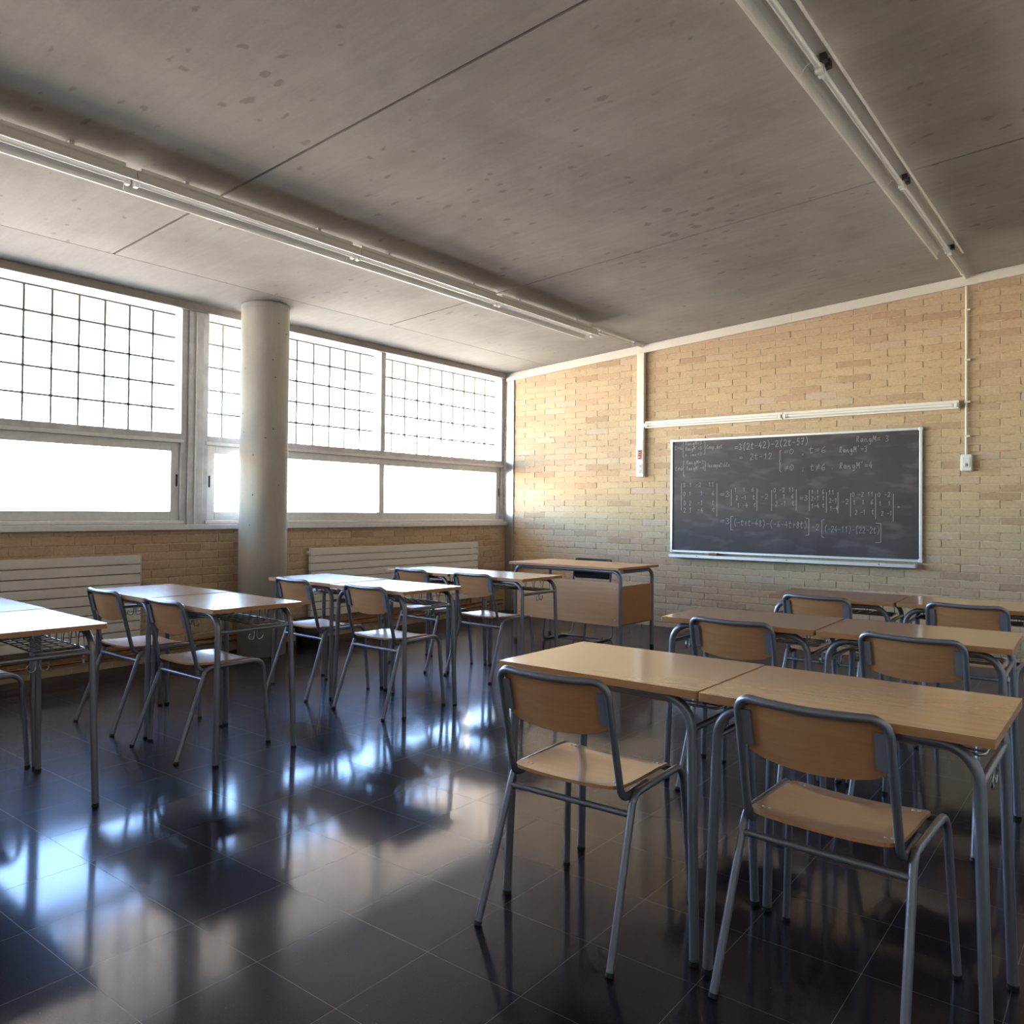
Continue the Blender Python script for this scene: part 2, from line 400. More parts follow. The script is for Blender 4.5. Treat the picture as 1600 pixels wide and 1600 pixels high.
# floor: slab, 300 largest tiles as pieces, the rest joined
floor = box('floor', (-0.0, XR, YB, 0.0, -0.12, -0.0002), 'grout'); tag(floor, 'dark polished terrazzo tile floor of the classroom', kind='structure')
TP = 0.3335
tiles = []
i0, j0 = -13, -9
tx0, ty0 = 4.066, -6.663
for i in range(-14, 12):
    for j in range(-10, 22):
        x0, y0 = tx0 + i * TP, ty0 + j * TP; x1, y1 = x0 + TP, y0 + TP
        x0, x1, y0, y1 = max(x0, 0), min(x1, XR), max(y0, YB), min(y1, 0)
        if x1 - x0 < 0.02 or y1 - y0 < 0.02: continue
        tiles.append((seen_size([(x0, y0, 0), (x1, y0, 0), (x1, y1, 0), (x0, y1, 0)]), x0, x1, y0, y1))
tiles.sort(key=lambda t: -t[0])
G = 0.0008
tcache = {}
rest = MB()
for k, (a, x0, x1, y0, y1) in enumerate(tiles):
    if k < 300 and a > 0:
        key = (round(x1 - x0, 3), round(y1 - y0, 3))
        if key not in tcache:
            b = MB().box(-(x1 - x0) / 2 + G, (x1 - x0) / 2 - G, -(y1 - y0) / 2 + G, (y1 - y0) / 2 - G, -0.012, 0.0); tcache[key] = b.mesh('floor_tile', 'terrazzo')
        o = bpy.data.objects.new('floor_tile', tcache[key]); COL.objects.link(o); o.parent = floor; o.location = ((x0 + x1) / 2, (y0 + y1) / 2, 0)
    else: rest.box(x0 + G, x1 - G, y0 + G, y1 - G, -0.012, 0.0)
tag(rest.build('floor_tiles_far', 'terrazzo', floor), kind='stuff')

# ceiling: sloped panels with joints between
def sloped(mb, x0, x1, y0, y1, d0, d1):
    P = []
    for d in (d0, d1):
        for y in (y0, y1):
            for x in (x0, x1): P.append((x, y, zc(x) + d))
    mb.add(P, [(0, 2, 3, 1), (4, 5, 7, 6), (0, 1, 5, 4), (2, 6, 7, 3), (0, 4, 6, 2), (1, 3, 7, 5)]); return mb
ceil = sloped(MB(), -0.25, XR + 0.2, YB - 0.2, 0.2, 0.03, 0.25).build('ceiling', 'joint'); tag(ceil, 'sloping exposed concrete ceiling', kind='structure')
sloped(MB(), -0.25, 0.645, YB - 0.2, 0.2, 0.0, 0.04).build('edge_slab', 'ceiling_edge', ceil)
ys = [YB - 0.2, -7.96, -5.305, -2.655, 0.2]
for a, b in zip(ys[:-1], ys[1:]):
    sloped(MB(), 0.651, XR + 0.2, a + 0.009, b - 0.009, 0.0, 0.04).build('ceiling_panel', 'ceiling', ceil)

# walls
def wall_poly(mb, y0, y1, x0, x1, z0=-0.12):
    P = [(x0, y0, z0), (x1, y0, z0), (x1, y0, zc(x1) + 0.2), (x0, y0, zc(x0) + 0.2), (x0, y1, z0), (x1, y1, z0), (x1, y1, zc(x1) + 0.2), (x0, y1, zc(x0) + 0.2)]
    mb.add(P, [(0, 1, 2, 3), (7, 6, 5, 4), (0, 4, 5, 1), (1, 5, 6, 2), (2, 6, 7, 3), (3, 7, 4, 0)]); return mb
wf = wall_poly(MB(), 0.0, 0.22, -0.25, XR + 0.2).build('wall_front', 'mortar'); tag(wf, 'yellow brick wall behind the chalkboard', kind='structure')
wb = wall_poly(MB(), YB - 0.2, YB, -0.25, XR + 0.2).build('wall_back', 'render'); tag(wb, 'plastered wall behind the viewer', kind='structure')
wr = box('wall_right', (XR, XR + 0.2, YB, 0.0, -0.12, zc(XR) + 0.1), 'render'); tag(wr, 'plastered wall opposite the windows', kind='structure')
SILL = 1.074
wl = box('wall_left', (-0.22, 0.0, YB, 0.0, -0.12, SILL), 'mortar'); tag(wl, 'low yellow brick wall under the windows', kind='structure')

def brick_mesh(L, H, axis, depth, jit):
    """a brick with chamfered, slightly uneven front edges; front faces -Y (axis 0) or +X (axis 1)"""
    r = random.Random(jit); c = 0.0035
    def J(a): return a + r.uniform(-0.0012, 0.0012)
    back = [(-L / 2, -H / 2), (L / 2, -H / 2), (L / 2, H / 2), (-L / 2, H / 2)]
    fr = [(J(-L / 2 + c), J(-H / 2 + c)), (J(L / 2 - c), J(-H / 2 + c)), (J(L / 2 - c), J(H / 2 - c)), (J(-L / 2 + c), J(H / 2 - c))]
    d = depth + r.uniform(-0.0012, 0.0015)
    pts = [(u, -0.004, v) for u, v in back] + [(u, d - c * 0.6, v) for u, v in back] + [(u, d, v) for u, v in fr]
    P = [(u, -w_, v) for u, w_, v in pts] if axis == 0 else [(w_, u, v) for u, w_, v in pts]
    F = [(4 * a + k, 4 * a + (k + 1) % 4, 4 * a + 4 + (k + 1) % 4, 4 * a + 4 + k) for a in (0, 1) for k in range(4)] + [(8, 9, 10, 11)]
    mb = MB(); mb.add(P, F); return mb
def fixnormals(me):
    bm = bmesh.new(); bm.from_mesh(me); bmesh.ops.recalc_face_normals(bm, faces=bm.faces); bm.to_mesh(me); bm.free(); return me

def lay_bricks(parent, axis, u0, u1, phase, ztop, material, name):
    cells = []
    nrow = int(4.0 / ROWH)
    for rj in range(nrow):
        z0 = ROW0 + rj * ROWH; z1 = z0 + ROWH
        if z1 < 0.01: continue
        off = 0.0 if (rj % 2 == 1) else BRW / 2
        k0 = math.floor((u0 - phase - off) / BRW) - 1
        for k in range(k0, k0 + int((u1 - u0) / BRW) + 4):
            a, b = phase + off + k * BRW, phase + off + (k + 1) * BRW
            a, b = max(a, u0), min(b, u1)
            if b - a < 0.03: continue
            top = ztop((a + b) / 2)
            if z0 > top - 0.01: continue
            zz0, zz1 = max(z0, -0.02), min(z1, top if axis == 1 else z1)
            if zz1 - zz0 < 0.015: continue
            pts = [((a, 0, zz0), (b, 0, zz0), (b, 0, zz1), (a, 0, zz1)), ((0, a, zz0), (0, b, zz0), (0, b, zz1), (0, a, zz1))][axis]
            cells.append((seen_size(pts), a, b, zz0, zz1))
    cells.sort(key=lambda t: -t[0])
    cache = {}; rest = MB(); r2 = random.Random(5)
    JT = 0.0045
    for k, (s, a, b, z0, z1) in enumerate(cells):
        L, H = b - a - 2 * JT, z1 - z0 - 2 * JT
        jit = r2.randrange(6); dep = 0.003 + 0.001 * (jit % 3)
        if k < 300 and s > 0:
            key = (round(L, 3), round(H, 3), jit)
            if key not in cache:
                cache[key] = fixnormals(brick_mesh(L, H, axis, dep, jit).mesh('brick', material))
            o = bpy.data.objects.new('brick', cache[key]); COL.objects.link(o); o.parent = parent
            o.location = ((a + b) / 2, 0, (z0 + z1) / 2) if axis == 0 else (0, (a + b) / 2, (z0 + z1) / 2)
        else:
            m2 = brick_mesh(L, H, axis, dep, jit); cx = (a + b) / 2; cz = (z0 + z1) / 2
            rest.add([(p[0] + cx, p[1], p[2] + cz) if axis == 0 else (p[0], p[1] + cx, p[2] + cz) for p in m2.v], m2.f)
    if rest.v: tag(rest.build(name, material, parent), kind='stuff')
lay_bricks(wf, 0, 0.13, XR, BR_X0, lambda x: zc(x), 'brick_front', 'bricks_far')
lay_bricks(wl, 1, YB, 0.0, BR_Y0, lambda y: SILL - 0.004, 'brick_left', 'bricks_hidden')

# steel strip in the corner, ceiling trunking, band above the windows
t2 = box('trim_2', (0.005, 0.125, -0.02, -0.001, 0.0, 2.93), 'polished_steel', None, 0.002); tag(t2, 'polished steel strip in the corner by the windows', kind='structure')
mb = MB()
P = []
for y in (-0.045, -0.001):
    P += [(0.02, y, zc(0.02) - 0.098), (XR, y, zc(XR) - 0.085), (XR, y, zc(XR) - 0.004), (0.02, y, zc(0.02) - 0.004)]
mb.add(P, [(0, 1, 2, 3), (7, 6, 5, 4), (0, 4, 5, 1), (1, 5, 6, 2), (2, 6, 7, 3), (3, 7, 4, 0)])
t1 = mb.build('trim_1', 'trunk_white'); tag(t1, 'ivory trunking along the top of the brick wall', kind='structure')
for x in (1.0, 3.62):
    box('joint_cover', (x, x + 0.006, -0.047, -0.045, zc(x) - 0.092, zc(x) - 0.006), 'lamp_white', t1)
t3 = box('trim_3', (-0.02, 0.03, YB, -0.022, 2.934, 3.0), 'band', None, 0.003); tag(t3, 'grey steel band above the windows', kind='structure')

# ------------------------------------------------------------------ windows
def window(name, ya, yb, label, mids, handles):
    w_ = empty(name, (0, 0, 0)); tag(w_, label, kind='structure')
    X0, X1 = -0.12, -0.02
    # outer frame
    for nm, d in (('frame_post', (X0, X1, ya, ya + 0.055, SILL + 0.04, 2.96)), ('frame_post', (X0, X1, yb - 0.055, yb, SILL + 0.04, 2.96)),
                  ('transom', (X0, X1, ya + 0.055, yb - 0.055, 1.805, 1.885)), ('head_rail', (X0, X1, ya + 0.055, yb - 0.055, 2.935, 2.99)),
                  ('bottom_rail', (X0, X1, ya + 0.055, yb - 0.055, SILL + 0.04, 1.155))):
        box(nm, d, 'alu' if nm in ('bottom_rail',) else 'galv', w_, 0.004)
    # slim raised lips on transom and rails
    box('transom_lip', (-0.02, -0.008, ya + 0.03, yb - 0.03, 1.806, 1.835), 'alu', w_, 0.003)
    box('lower_frame_lip', (-0.02, -0.006, ya + 0.03, yb - 0.03, 1.125, 1.15), 'alu', w_, 0.003)
    for m_ in mids: box('mullion', (X0, X1, m_ - 0.032, m_ + 0.032, 1.885, 2.935), 'galv', w_, 0.004)
    edges = [ya + 0.055] + [e for m_ in mids for e in (m_ - 0.032, m_ + 0.032)] + [yb - 0.055]
    for a, b in zip(edges[0::2], edges[1::2]):
        box('glass_pane', (-0.078, -0.072, a, b, 1.885, 2.935), 'glass', w_)
        g = MB()                                       # steel grating outside the glass
        n = max(2, round((b - a) / 0.2065))
        for k in range(1, n):
            y = a + (b - a) * k / n; g.box(-0.156, -0.132, y - 0.0075, y + 0.0075, 1.885, 2.905)
        for k in range(0, 5):
            z = 1.895 + 0.2035 * (k + 1) if k < 4 else 2.905
            g.box(-0.154, -0.134, a, b, z - 0.0075, z + 0.0075)
        for k in range(1, n):
            y = a + (b - a) * k / n
            for j in range(1, 5): g.box(-0.153, -0.132, y - 0.012, y + 0.012, 1.895 + 0.2035 * j - 0.009, 1.895 + 0.2035 * j + 0.009)
        tag(g.build('grille', 'grille', w_), kind='stuff')
    # sliding sashes below
    le = [ya + 0.055] + list(mids) + [yb - 0.055]
    for k, (a, b) in enumerate(zip(le[:-1], le[1:])):
        xx = -0.065 if k % 2 else -0.045
        a2 = a - (0.03 if k else 0); b2 = b + (0.03 if k < len(le) - 2 else 0)
        s_ = empty('sash'); s_.parent = w_
        st = 0.072
        box('sash_stile', (xx - 0.018, xx + 0.018, a2, a2 + st, 1.155, 1.805), 'alu', s_, 0.003)
        box('sash_stile', (xx - 0.018, xx + 0.018, b2 - st, b2, 1.155, 1.805), 'alu', s_, 0.003)
        box('sash_rail', (xx - 0.018, xx + 0.018, a2 + st, b2 - st, 1.155, 1.228), 'alu', s_, 0.003)
        box('sash_rail', (xx - 0.018, xx + 0.018, a2 + st, b2 - st, 1.735, 1.805), 'alu', s_, 0.003)
        box('glass_pane', (xx - 0.003, xx + 0.003, a2 + st, b2 - st, 1.228, 1.735), 'glass', s_)
        hy = handles[k] if k < len(handles) else None
        if hy is not None:
            y = a2 + 0.02 if hy == 'a' else b2 - 0.02
            box('pull_handle', (xx + 0.017, xx + 0.022, y - 0.008, y + 0.008, 1.44, 1.54), 'dark_hole', s_, 0.002)
    return w_
window('window_1', -4.205, -0.022, 'long window beside the brick front wall, partly behind the column', [-2.105], ['a', 'b'])
window('window_2', -8.45, -4.345, 'long window at the left edge with gridded upper panes', [-6.40], [None, 'b'])
# post between the two windows, sill
post = box('trim_4', (-0.13, 0.0, -4.345, -4.205, SILL + 0.04, 2.96), 'galv', None, 0.004); tag(post, 'grey steel post between the two windows', kind='structure')
MB().tube([(0.004, -4.285, 1.12), (0.004, -4.285, 2.93)], 0.008, 8).build('drain_tube', 'alu', post)
sill = box('trim_5', (-0.16, 0.035, YB, -0.001, SILL, SILL + 0.045), 'alu', None, 0.004); tag(sill, 'aluminium window sill along the window wall', kind='structure')
tag(box('trim_6', (-0.20, -0.02, YB, -8.45, SILL + 0.045, 2.99), 'render'), 'plastered pier at the rear end of the window wall', kind='structure')

# outside: paving and the canopy whose underside the floor mirrors
tag(box('exterior_ground', (-60, -0.22, -60, 40, -0.3, -0.10), 'ground'), 'pale paved yard outside the windows', kind='structure')
cano = empty('canopy'); box('roof_slab', (-2.1, -0.22, YB - 3, 3.0, 3.0, 3.2), 'canopy', cano, 0.01); tag(cano, 'pale concrete canopy outside above the windows', 'canopy')
for y in (-8.25, -4.05, 0.15):
    pst = MB().tube([(-0.78, y, -0.1), (-0.78, y, 3.0)], 0.042, 14).build('post', 'socket_white', cano)
    MB().lathe([(0.0, 2.93), (0.065, 2.93), (0.065, 2.999), (0.0, 2.999)], 14, (-0.78, y, 0)).build('post_cap', 'socket_white', pst)

# ------------------------------------------------------------------ column
colm = empty('concrete_column', (0.325, -3.825, 0)); tag(colm, 'round bare concrete column in front of the windows', 'column')
zt = zc(0.325) + 0.012
MB().lathe([(0.0, 0.0), (0.203, 0.0), (0.203, 1.0), (0.203, 2.0), (0.203, zt - 0.05), (0.203, zt), (0.0, zt)], 48).build('shaft', 'column', colm)
MB().lathe([(0.2035, zt - 0.045), (0.206, zt - 0.04), (0.2065, zt - 0.015), (0.2035, zt - 0.008)], 48).build('top_ring', 'column', colm)
rp = random.Random(3)
for k in range(16):     # blow holes in the concrete
    a = rp.uniform(-2.4, 0.7); z = rp.choice([rp.uniform(2.3, 2.95), rp.uniform(1.2, 2.9), rp.uniform(0.8, 2.9)]); r_ = rp.uniform(0.004, 0.009)
    c = Vector((0.2032 * math.cos(a), 0.2032 * math.sin(a), z)); e = Vector((-math.sin(a), math.cos(a), 0)); nrm = Vector((math.cos(a), math.sin(a), 0))
    pts = [c + nrm * 0.0006 + (e * math.cos(t) + Vector((0, 0, 1)) * math.sin(t)) * r_ * rp.uniform(0.7, 1.1) for t in [2 * math.pi * q / 8 for q in range(8)]]
    m_ = MB(); m_.add(pts + [c + nrm * 0.0012], [(q, (q + 1) % 8, 8) for q in range(8)]); m_.build('blow_hole', 'dark_hole', colm)

# ------------------------------------------------------------------ radiators and pipes
def radiator(ya, yb, label):
    r = empty('radiator', (0.0, (ya + yb) / 2, 0)); tag(r, label, 'radiator', 'panel radiators under the windows')
    L = (yb - ya) / 2; z0 = 0.215; n = 9; hgt = (0.885 - z0) / n
    for k in range(n):
        box('slat', (0.055, 0.095, -L, L, z0 + k * hgt + 0.0035, z0 + (k + 1) * hgt - 0.0035), 'radiator', r, 0.002)
    for s in (-1, 1): box('header_tube', (0.03, 0.056, s * (L - 0.06) - 0.022, s * (L - 0.06) + 0.022, z0 + 0.01, 0.88), 'radiator', r, 0.003)
    for s in (-0.6, 0.6): box('wall_bracket', (0.004, 0.035, s * L - 0.02, s * L + 0.02, 0.40, 0.75), 'radiator', r)
    box('end_plate', (0.05, 0.1, L, L + 0.003, z0, 0.886), 'radiator', r)
    MB().tube([(0.045, L - 0.06, z0 + 0.02), (0.045, L - 0.06, 0.135)], 0.009, 8).build('riser_pipe', 'copper', r)
    MB().tube([(0.045, -L - 0.015, 0.84), (0.045, -L + 0.03, 0.84)], 0.012, 8).build('vent_valve', 'chrome', r)
    return r
radiator(-7.25, -4.79, 'flat cream radiator of horizontal panels at the left edge')
radiator(-3.123, -0.66, 'flat cream radiator of horizontal panels between column and corner')
for z, lab in ((0.142, 'upper of two copper heating pipes along the window wall'), (0.094, 'lower of two copper heating pipes along the window wall')):
    p = empty('heating_pipe', (0.045, -4.0, z)); tag(p, lab, 'pipe', 'copper pipes along the window wall')
    MB().tube([(0, YB + 4.05, 0), (0, 3.88, 0)], 0.0105, 8).build('pipe_run', 'copper', p)
    for y in (-4.6, -2.9, -1.2, -0.05, 0.7, 2.2, 3.55):
        box('pipe_clip', (-0.04, 0.012, y - 0.009, y + 0.009, -0.014, 0.014), 'galv', p)

# ------------------------------------------------------------------ waste bin
b_ = empty('waste_bin', (0.36, -3.36, 0)); tag(b_, 'small black waste bin on the floor beside the concrete column', 'bin')
MB().lathe([(0.0, 0.0), (0.095, 0.0), (0.12, 0.25), (0.117, 0.25), (0.092, 0.006), (0.0, 0.006)], 24).build('bin_body', 'bin', b_)
MB().lathe([(0.119, 0.236), (0.126, 0.240), (0.126, 0.258), (0.117, 0.258), (0.117, 0.236)], 24).build('rim', 'bin', b_)

# ------------------------------------------------------------------ ceiling lamps
def lamp_module(x, ya, yb, label, group):
    """open trough luminaire with a bare tube, hung on brackets; local x across, y along, z up, tilted with the ceiling"""
    L = yb - ya
    o = empty('fluorescent_lamp', (x, (ya + yb) / 2, zc(x))); o.rotation_euler = (0, -math.atan(SLOPE), 0)
    tag(o, label, 'ceiling lamp', group)
    h = L / 2 - 0.002
    prof = [(-0.095, -0.125), (-0.088, -0.105), (-0.074, -0.075), (-0.055, -0.057), (0.055, -0.057), (0.066, -0.075), (0.074, -0.112), (0.080, -0.122)]
    mb = MB(); V = []; t = 0.0025
    for y in (-h, h):
        V += [(px, y, pz) for px, pz in prof] + [(px, y, pz + t) for px, pz in prof]
    n = len(prof); F = []
    for k in range(n - 1):
        F += [(k, k + 1, 2 * n + k + 1, 2 * n + k), (n + k + 1, n + k, 3 * n + k, 3 * n + k + 1)]
        F += [(k + 1, k, n + k, n + k + 1), (2 * n + k, 2 * n + k + 1, 3 * n + k + 1, 3 * n + k)]
    F += [(0, 2 * n, 3 * n, n), (n - 1, 2 * n - 1, 4 * n - 1, 3 * n - 1)]
    mb.add(V, F); mb.build('reflector', 'lamp_white', o)
    box('gear_box', (-0.03, 0.03, -h + 0.04, h - 0.04, -0.055, -0.02), 'lamp_white', o, 0.003)
    MB().tube([(0, -h + 0.035, -0.102), (0, h - 0.035, -0.102)], 0.0155, 12).build('tube', 'tube_white', o)
    for s in (-1, 1):
        box('lamp_holder', (-0.016, 0.016, s * (h - 0.022) - 0.012, s * (h - 0.022) + 0.012, -0.128, -0.057), 'socket_white', o, 0.003)
        box('contact_clip', (0.012, 0.040, s * (h - 0.03) - 0.016, s * (h - 0.03) + 0.016, -0.092, -0.058), 'dark_metal', o)
        box('rim_strip', (-0.006 + s * 0.088 , 0.006 + s * 0.088, -h, h, -0.130, -0.122), 'lamp_white', o)
        box('bracket', (-0.018, 0.018, s * h * 0.6 - 0.012, s * h * 0.6 + 0.012, -0.022, 0.0), 'galv', o)
    return o
cl_l, cl_r = 'lamp row on the window side', 'lamp row on the right side of the ceiling'
ylist = [-7.44, -5.86, -4.275, -2.69, -1.16]
lab_l = ['ceiling lamp cut by the left edge, first of the long row near the windows', 'ceiling lamp second from the left edge in the row near the windows',
         'ceiling lamp third from the left edge in the row near the windows', 'last ceiling lamp of the window-side row, nearest the brick wall']
for a, b, l in zip(ylist[:-1], ylist[1:], lab_l): lamp_module(2.0, a, b, l, cl_l)
ylist = [-5.92, -4.335, -2.74, -1.15]
lab_r = ['ceiling lamp cut by the top edge in the right-hand row', 'middle ceiling lamp of the right-hand row', 'last ceiling lamp of the right-hand row, nearest the brick wall']
for a, b, l in zip(ylist[:-1], ylist[1:], lab_r): lamp_module(5.20, a, b, l, cl_r)
for x, ya, lab in ((1.955, -1.16, 'ceiling conduit joining the window-side lamps to the wall trunking'), (5.15, -1.15, 'ceiling conduit joining the right-hand lamps to the wall trunking')):
    c = empty('ceiling_conduit', (x, ya / 2, zc(x))); tag(c, lab, 'conduit', 'conduits from lamp rows to the wall')
    MB().tube([(0, ya / 2 - 0.05, -0.022), (0, -ya / 2 - 0.046, -0.022)], 0.011, 8).build('conduit_tube', 'lamp_white', c)
    for y in (-0.35, 0.35): box('clip', (-0.015, 0.015, y - 0.008, y + 0.008, -0.036, 0.0), 'galv', c)

# lamps over the board
for xa, xb, lab in ((2.002, 3.545, 'left half of the strip lamp over the chalkboard'), (3.549, 5.10, 'right half of the strip lamp over the chalkboard')):
    o = empty('wall_lamp', ((xa + xb) / 2, 0, 2.232)); tag(o, lab, 'wall lamp', 'strip lamps over the chalkboard'); h = (xb - xa) / 2
    box('batten', (-h, h, -0.045, -0.008, -0.038, 0.038), 'lamp_white', o, 0.004)
    MB().tube([(-h + 0.04, -0.064, -0.006), (h - 0.04, -0.064, -0.006)], 0.0145, 12).build('tube', 'tube_white', o)
    for s in (-1, 1): box('lamp_holder', (s * (h - 0.022) - 0.014, s * (h - 0.022) + 0.014, -0.082, -0.045, -0.026, 0.014), 'socket_white', o, 0.003)
    for s in (-1, 1): box('contact_clip', (s * (h - 0.046) - 0.005, s * (h - 0.046) + 0.005, -0.081, -0.046, -0.022, 0.010), 'galv', o)

# vertical trunking with sockets
v_ = empty('socket_trunking', (1.945, 0, 1.652)); tag(v_, 'ivory wall trunking with red and white power sockets', 'power sockets')
box('trunk_cover', (-0.045, 0.045, -0.055, -0.008, 0.0, zc(1.94) - 0.096 - 1.652), 'trunk_white', v_, 0.003)
def socket(par, name, z, m, hole):
    s_ = box(name, (-0.026, 0.026, -0.061, -0.055, z - 0.026, z + 0.026), m, par, 0.002)
    MB().lathe([(0.0, 0.0), (0.019, 0.0), (0.019, 0.001), (0.0, 0.001)], 16).build('socket_well', hole, s_).matrix_local = Matrix.Translation((0, -0.0612, z)) @ Matrix.Rotation(math.radians(90), 4, 'X')
    for dx in (-0.008, 0.008): box('pin_hole', (dx - 0.003, dx + 0.003, -0.0632, -0.0622, z - 0.003, z + 0.003), 'chrome', s_)
box('face_plate', (-0.034, 0.034, -0.058, -0.055, 0.03, 0.42), 'socket_white', v_, 0.001)
socket(v_, 'red_socket', 0.275, 'socket_red', 'dark_hole'); socket(v_, 'red_socket', 0.222, 'socket_red', 'dark_hole')
socket(v_, 'white_socket', 0.115, 'socket_white', 'galv'); socket(v_, 'white_socket', 0.062, 'socket_white', 'galv')
box('label_plate', (-0.024, 0.024, -0.060, -0.057, 0.345, 0.385), 'alu', v_)

wc = empty('wall_conduit', (5.155, 0, 0)); tag(wc, 'thin white conduit dropping down the brick wall to a socket', 'conduit')
MB().tube([(0, -0.022, 1.785), (0, -0.022, zc(5.155) - 0.088)], 0.0105, 8).build('conduit_tube', 'trunk_white', wc)
for z in (1.95, 2.25, 2.62, 3.06): box('clip', (-0.014, 0.03, -0.035, -0.004, z - 0.0075, z + 0.0075), 'trunk_white', wc)
sb = empty('socket_box', (5.157, 0, 1.716)); tag(sb, 'small white socket box on the brick wall right of the chalkboard', 'socket')
box('box_body', (-0.044, 0.044, -0.052, -0.007, -0.072, 0.072), 'socket_white', sb, 0.006)
box('flap', (-0.030, 0.030, -0.058, -0.052, -0.045, 0.045), 'socket_white', sb, 0.003)
fw_ = MB().lathe([(0.0, 0.0), (0.018, 0.0), (0.018, 0.001), (0.0, 0.001)], 16).build('socket_well', 'galv', sb); fw_.matrix_local = Matrix.Translation((0, -0.058, -0.018)) @ Matrix.Rotation(math.radians(90), 4, 'X')
for dx in (-0.007, 0.007): box('pin_hole', (dx - 0.0035, dx + 0.0035, -0.0605, -0.0595, -0.022, -0.014), 'dark_hole', sb)

# ------------------------------------------------------------------ chalkboard
BX0, BX1, BZ0, BZ1 = 2.316, 4.808, 0.827, 2.049
cb = empty('chalkboard', ((BX0 + BX1) / 2, 0, (BZ0 + BZ1) / 2)); tag(cb, 'dark chalkboard covered with chalked matrix equations', 'chalkboard')
hw, hh = (BX1 - BX0) / 2, (BZ1 - BZ0) / 2
box('slate', (-hw + 0.01, hw - 0.01, -0.026, -0.008, -hh + 0.01, hh - 0.01), 'slate', cb)
fwid = 0.024
box('frame_rail', (-hw + 0.02, hw - 0.02, -0.036, -0.008, hh - fwid, hh), 'alu_board', cb, 0.003)
box('frame_rail', (-hw + 0.02, hw - 0.02, -0.036, -0.008, -hh, -hh + fwid), 'alu_board', cb, 0.003)
box('frame_stile', (-hw, -hw + fwid, -0.036, -0.008, -hh + 0.02, hh - 0.02), 'alu_board', cb, 0.003)
box('frame_stile', (hw - fwid, hw, -0.036, -0.008, -hh + 0.02, hh - 0.02), 'alu_board', cb, 0.003)
for sx in (-1, 1):
    for sz in (-1, 1):
        box('corner_cap', (sx * (hw - 0.014) - 0.018, sx * (hw - 0.014) + 0.018, -0.040, -0.007, sz * (hh - 0.014) - 0.018, sz * (hh - 0.014) + 0.018), 'alu', cb, 0.006)
tr = box('chalk_tray', (-hw + 0.02, hw - 0.05, -0.105, -0.008, -hh - 0.045, -hh - 0.024), 'alu_board', cb, 0.002)
box('tray_lip', (-hw + 0.02, hw - 0.05, -0.109, -0.104, -hh - 0.050, -hh - 0.019), 'alu_board', tr, 0.001)
box('tray_end', (hw - 0.05, hw - 0.044, -0.107, -0.01, -hh - 0.048, -hh - 0.012), 'alu', tr)
for k in (-0.9, 0.05, 0.9): box('screw', (k - 0.005, k + 0.005, -0.111, -0.109, -hh - 0.034, -hh - 0.026), 'dark_hole', tr)
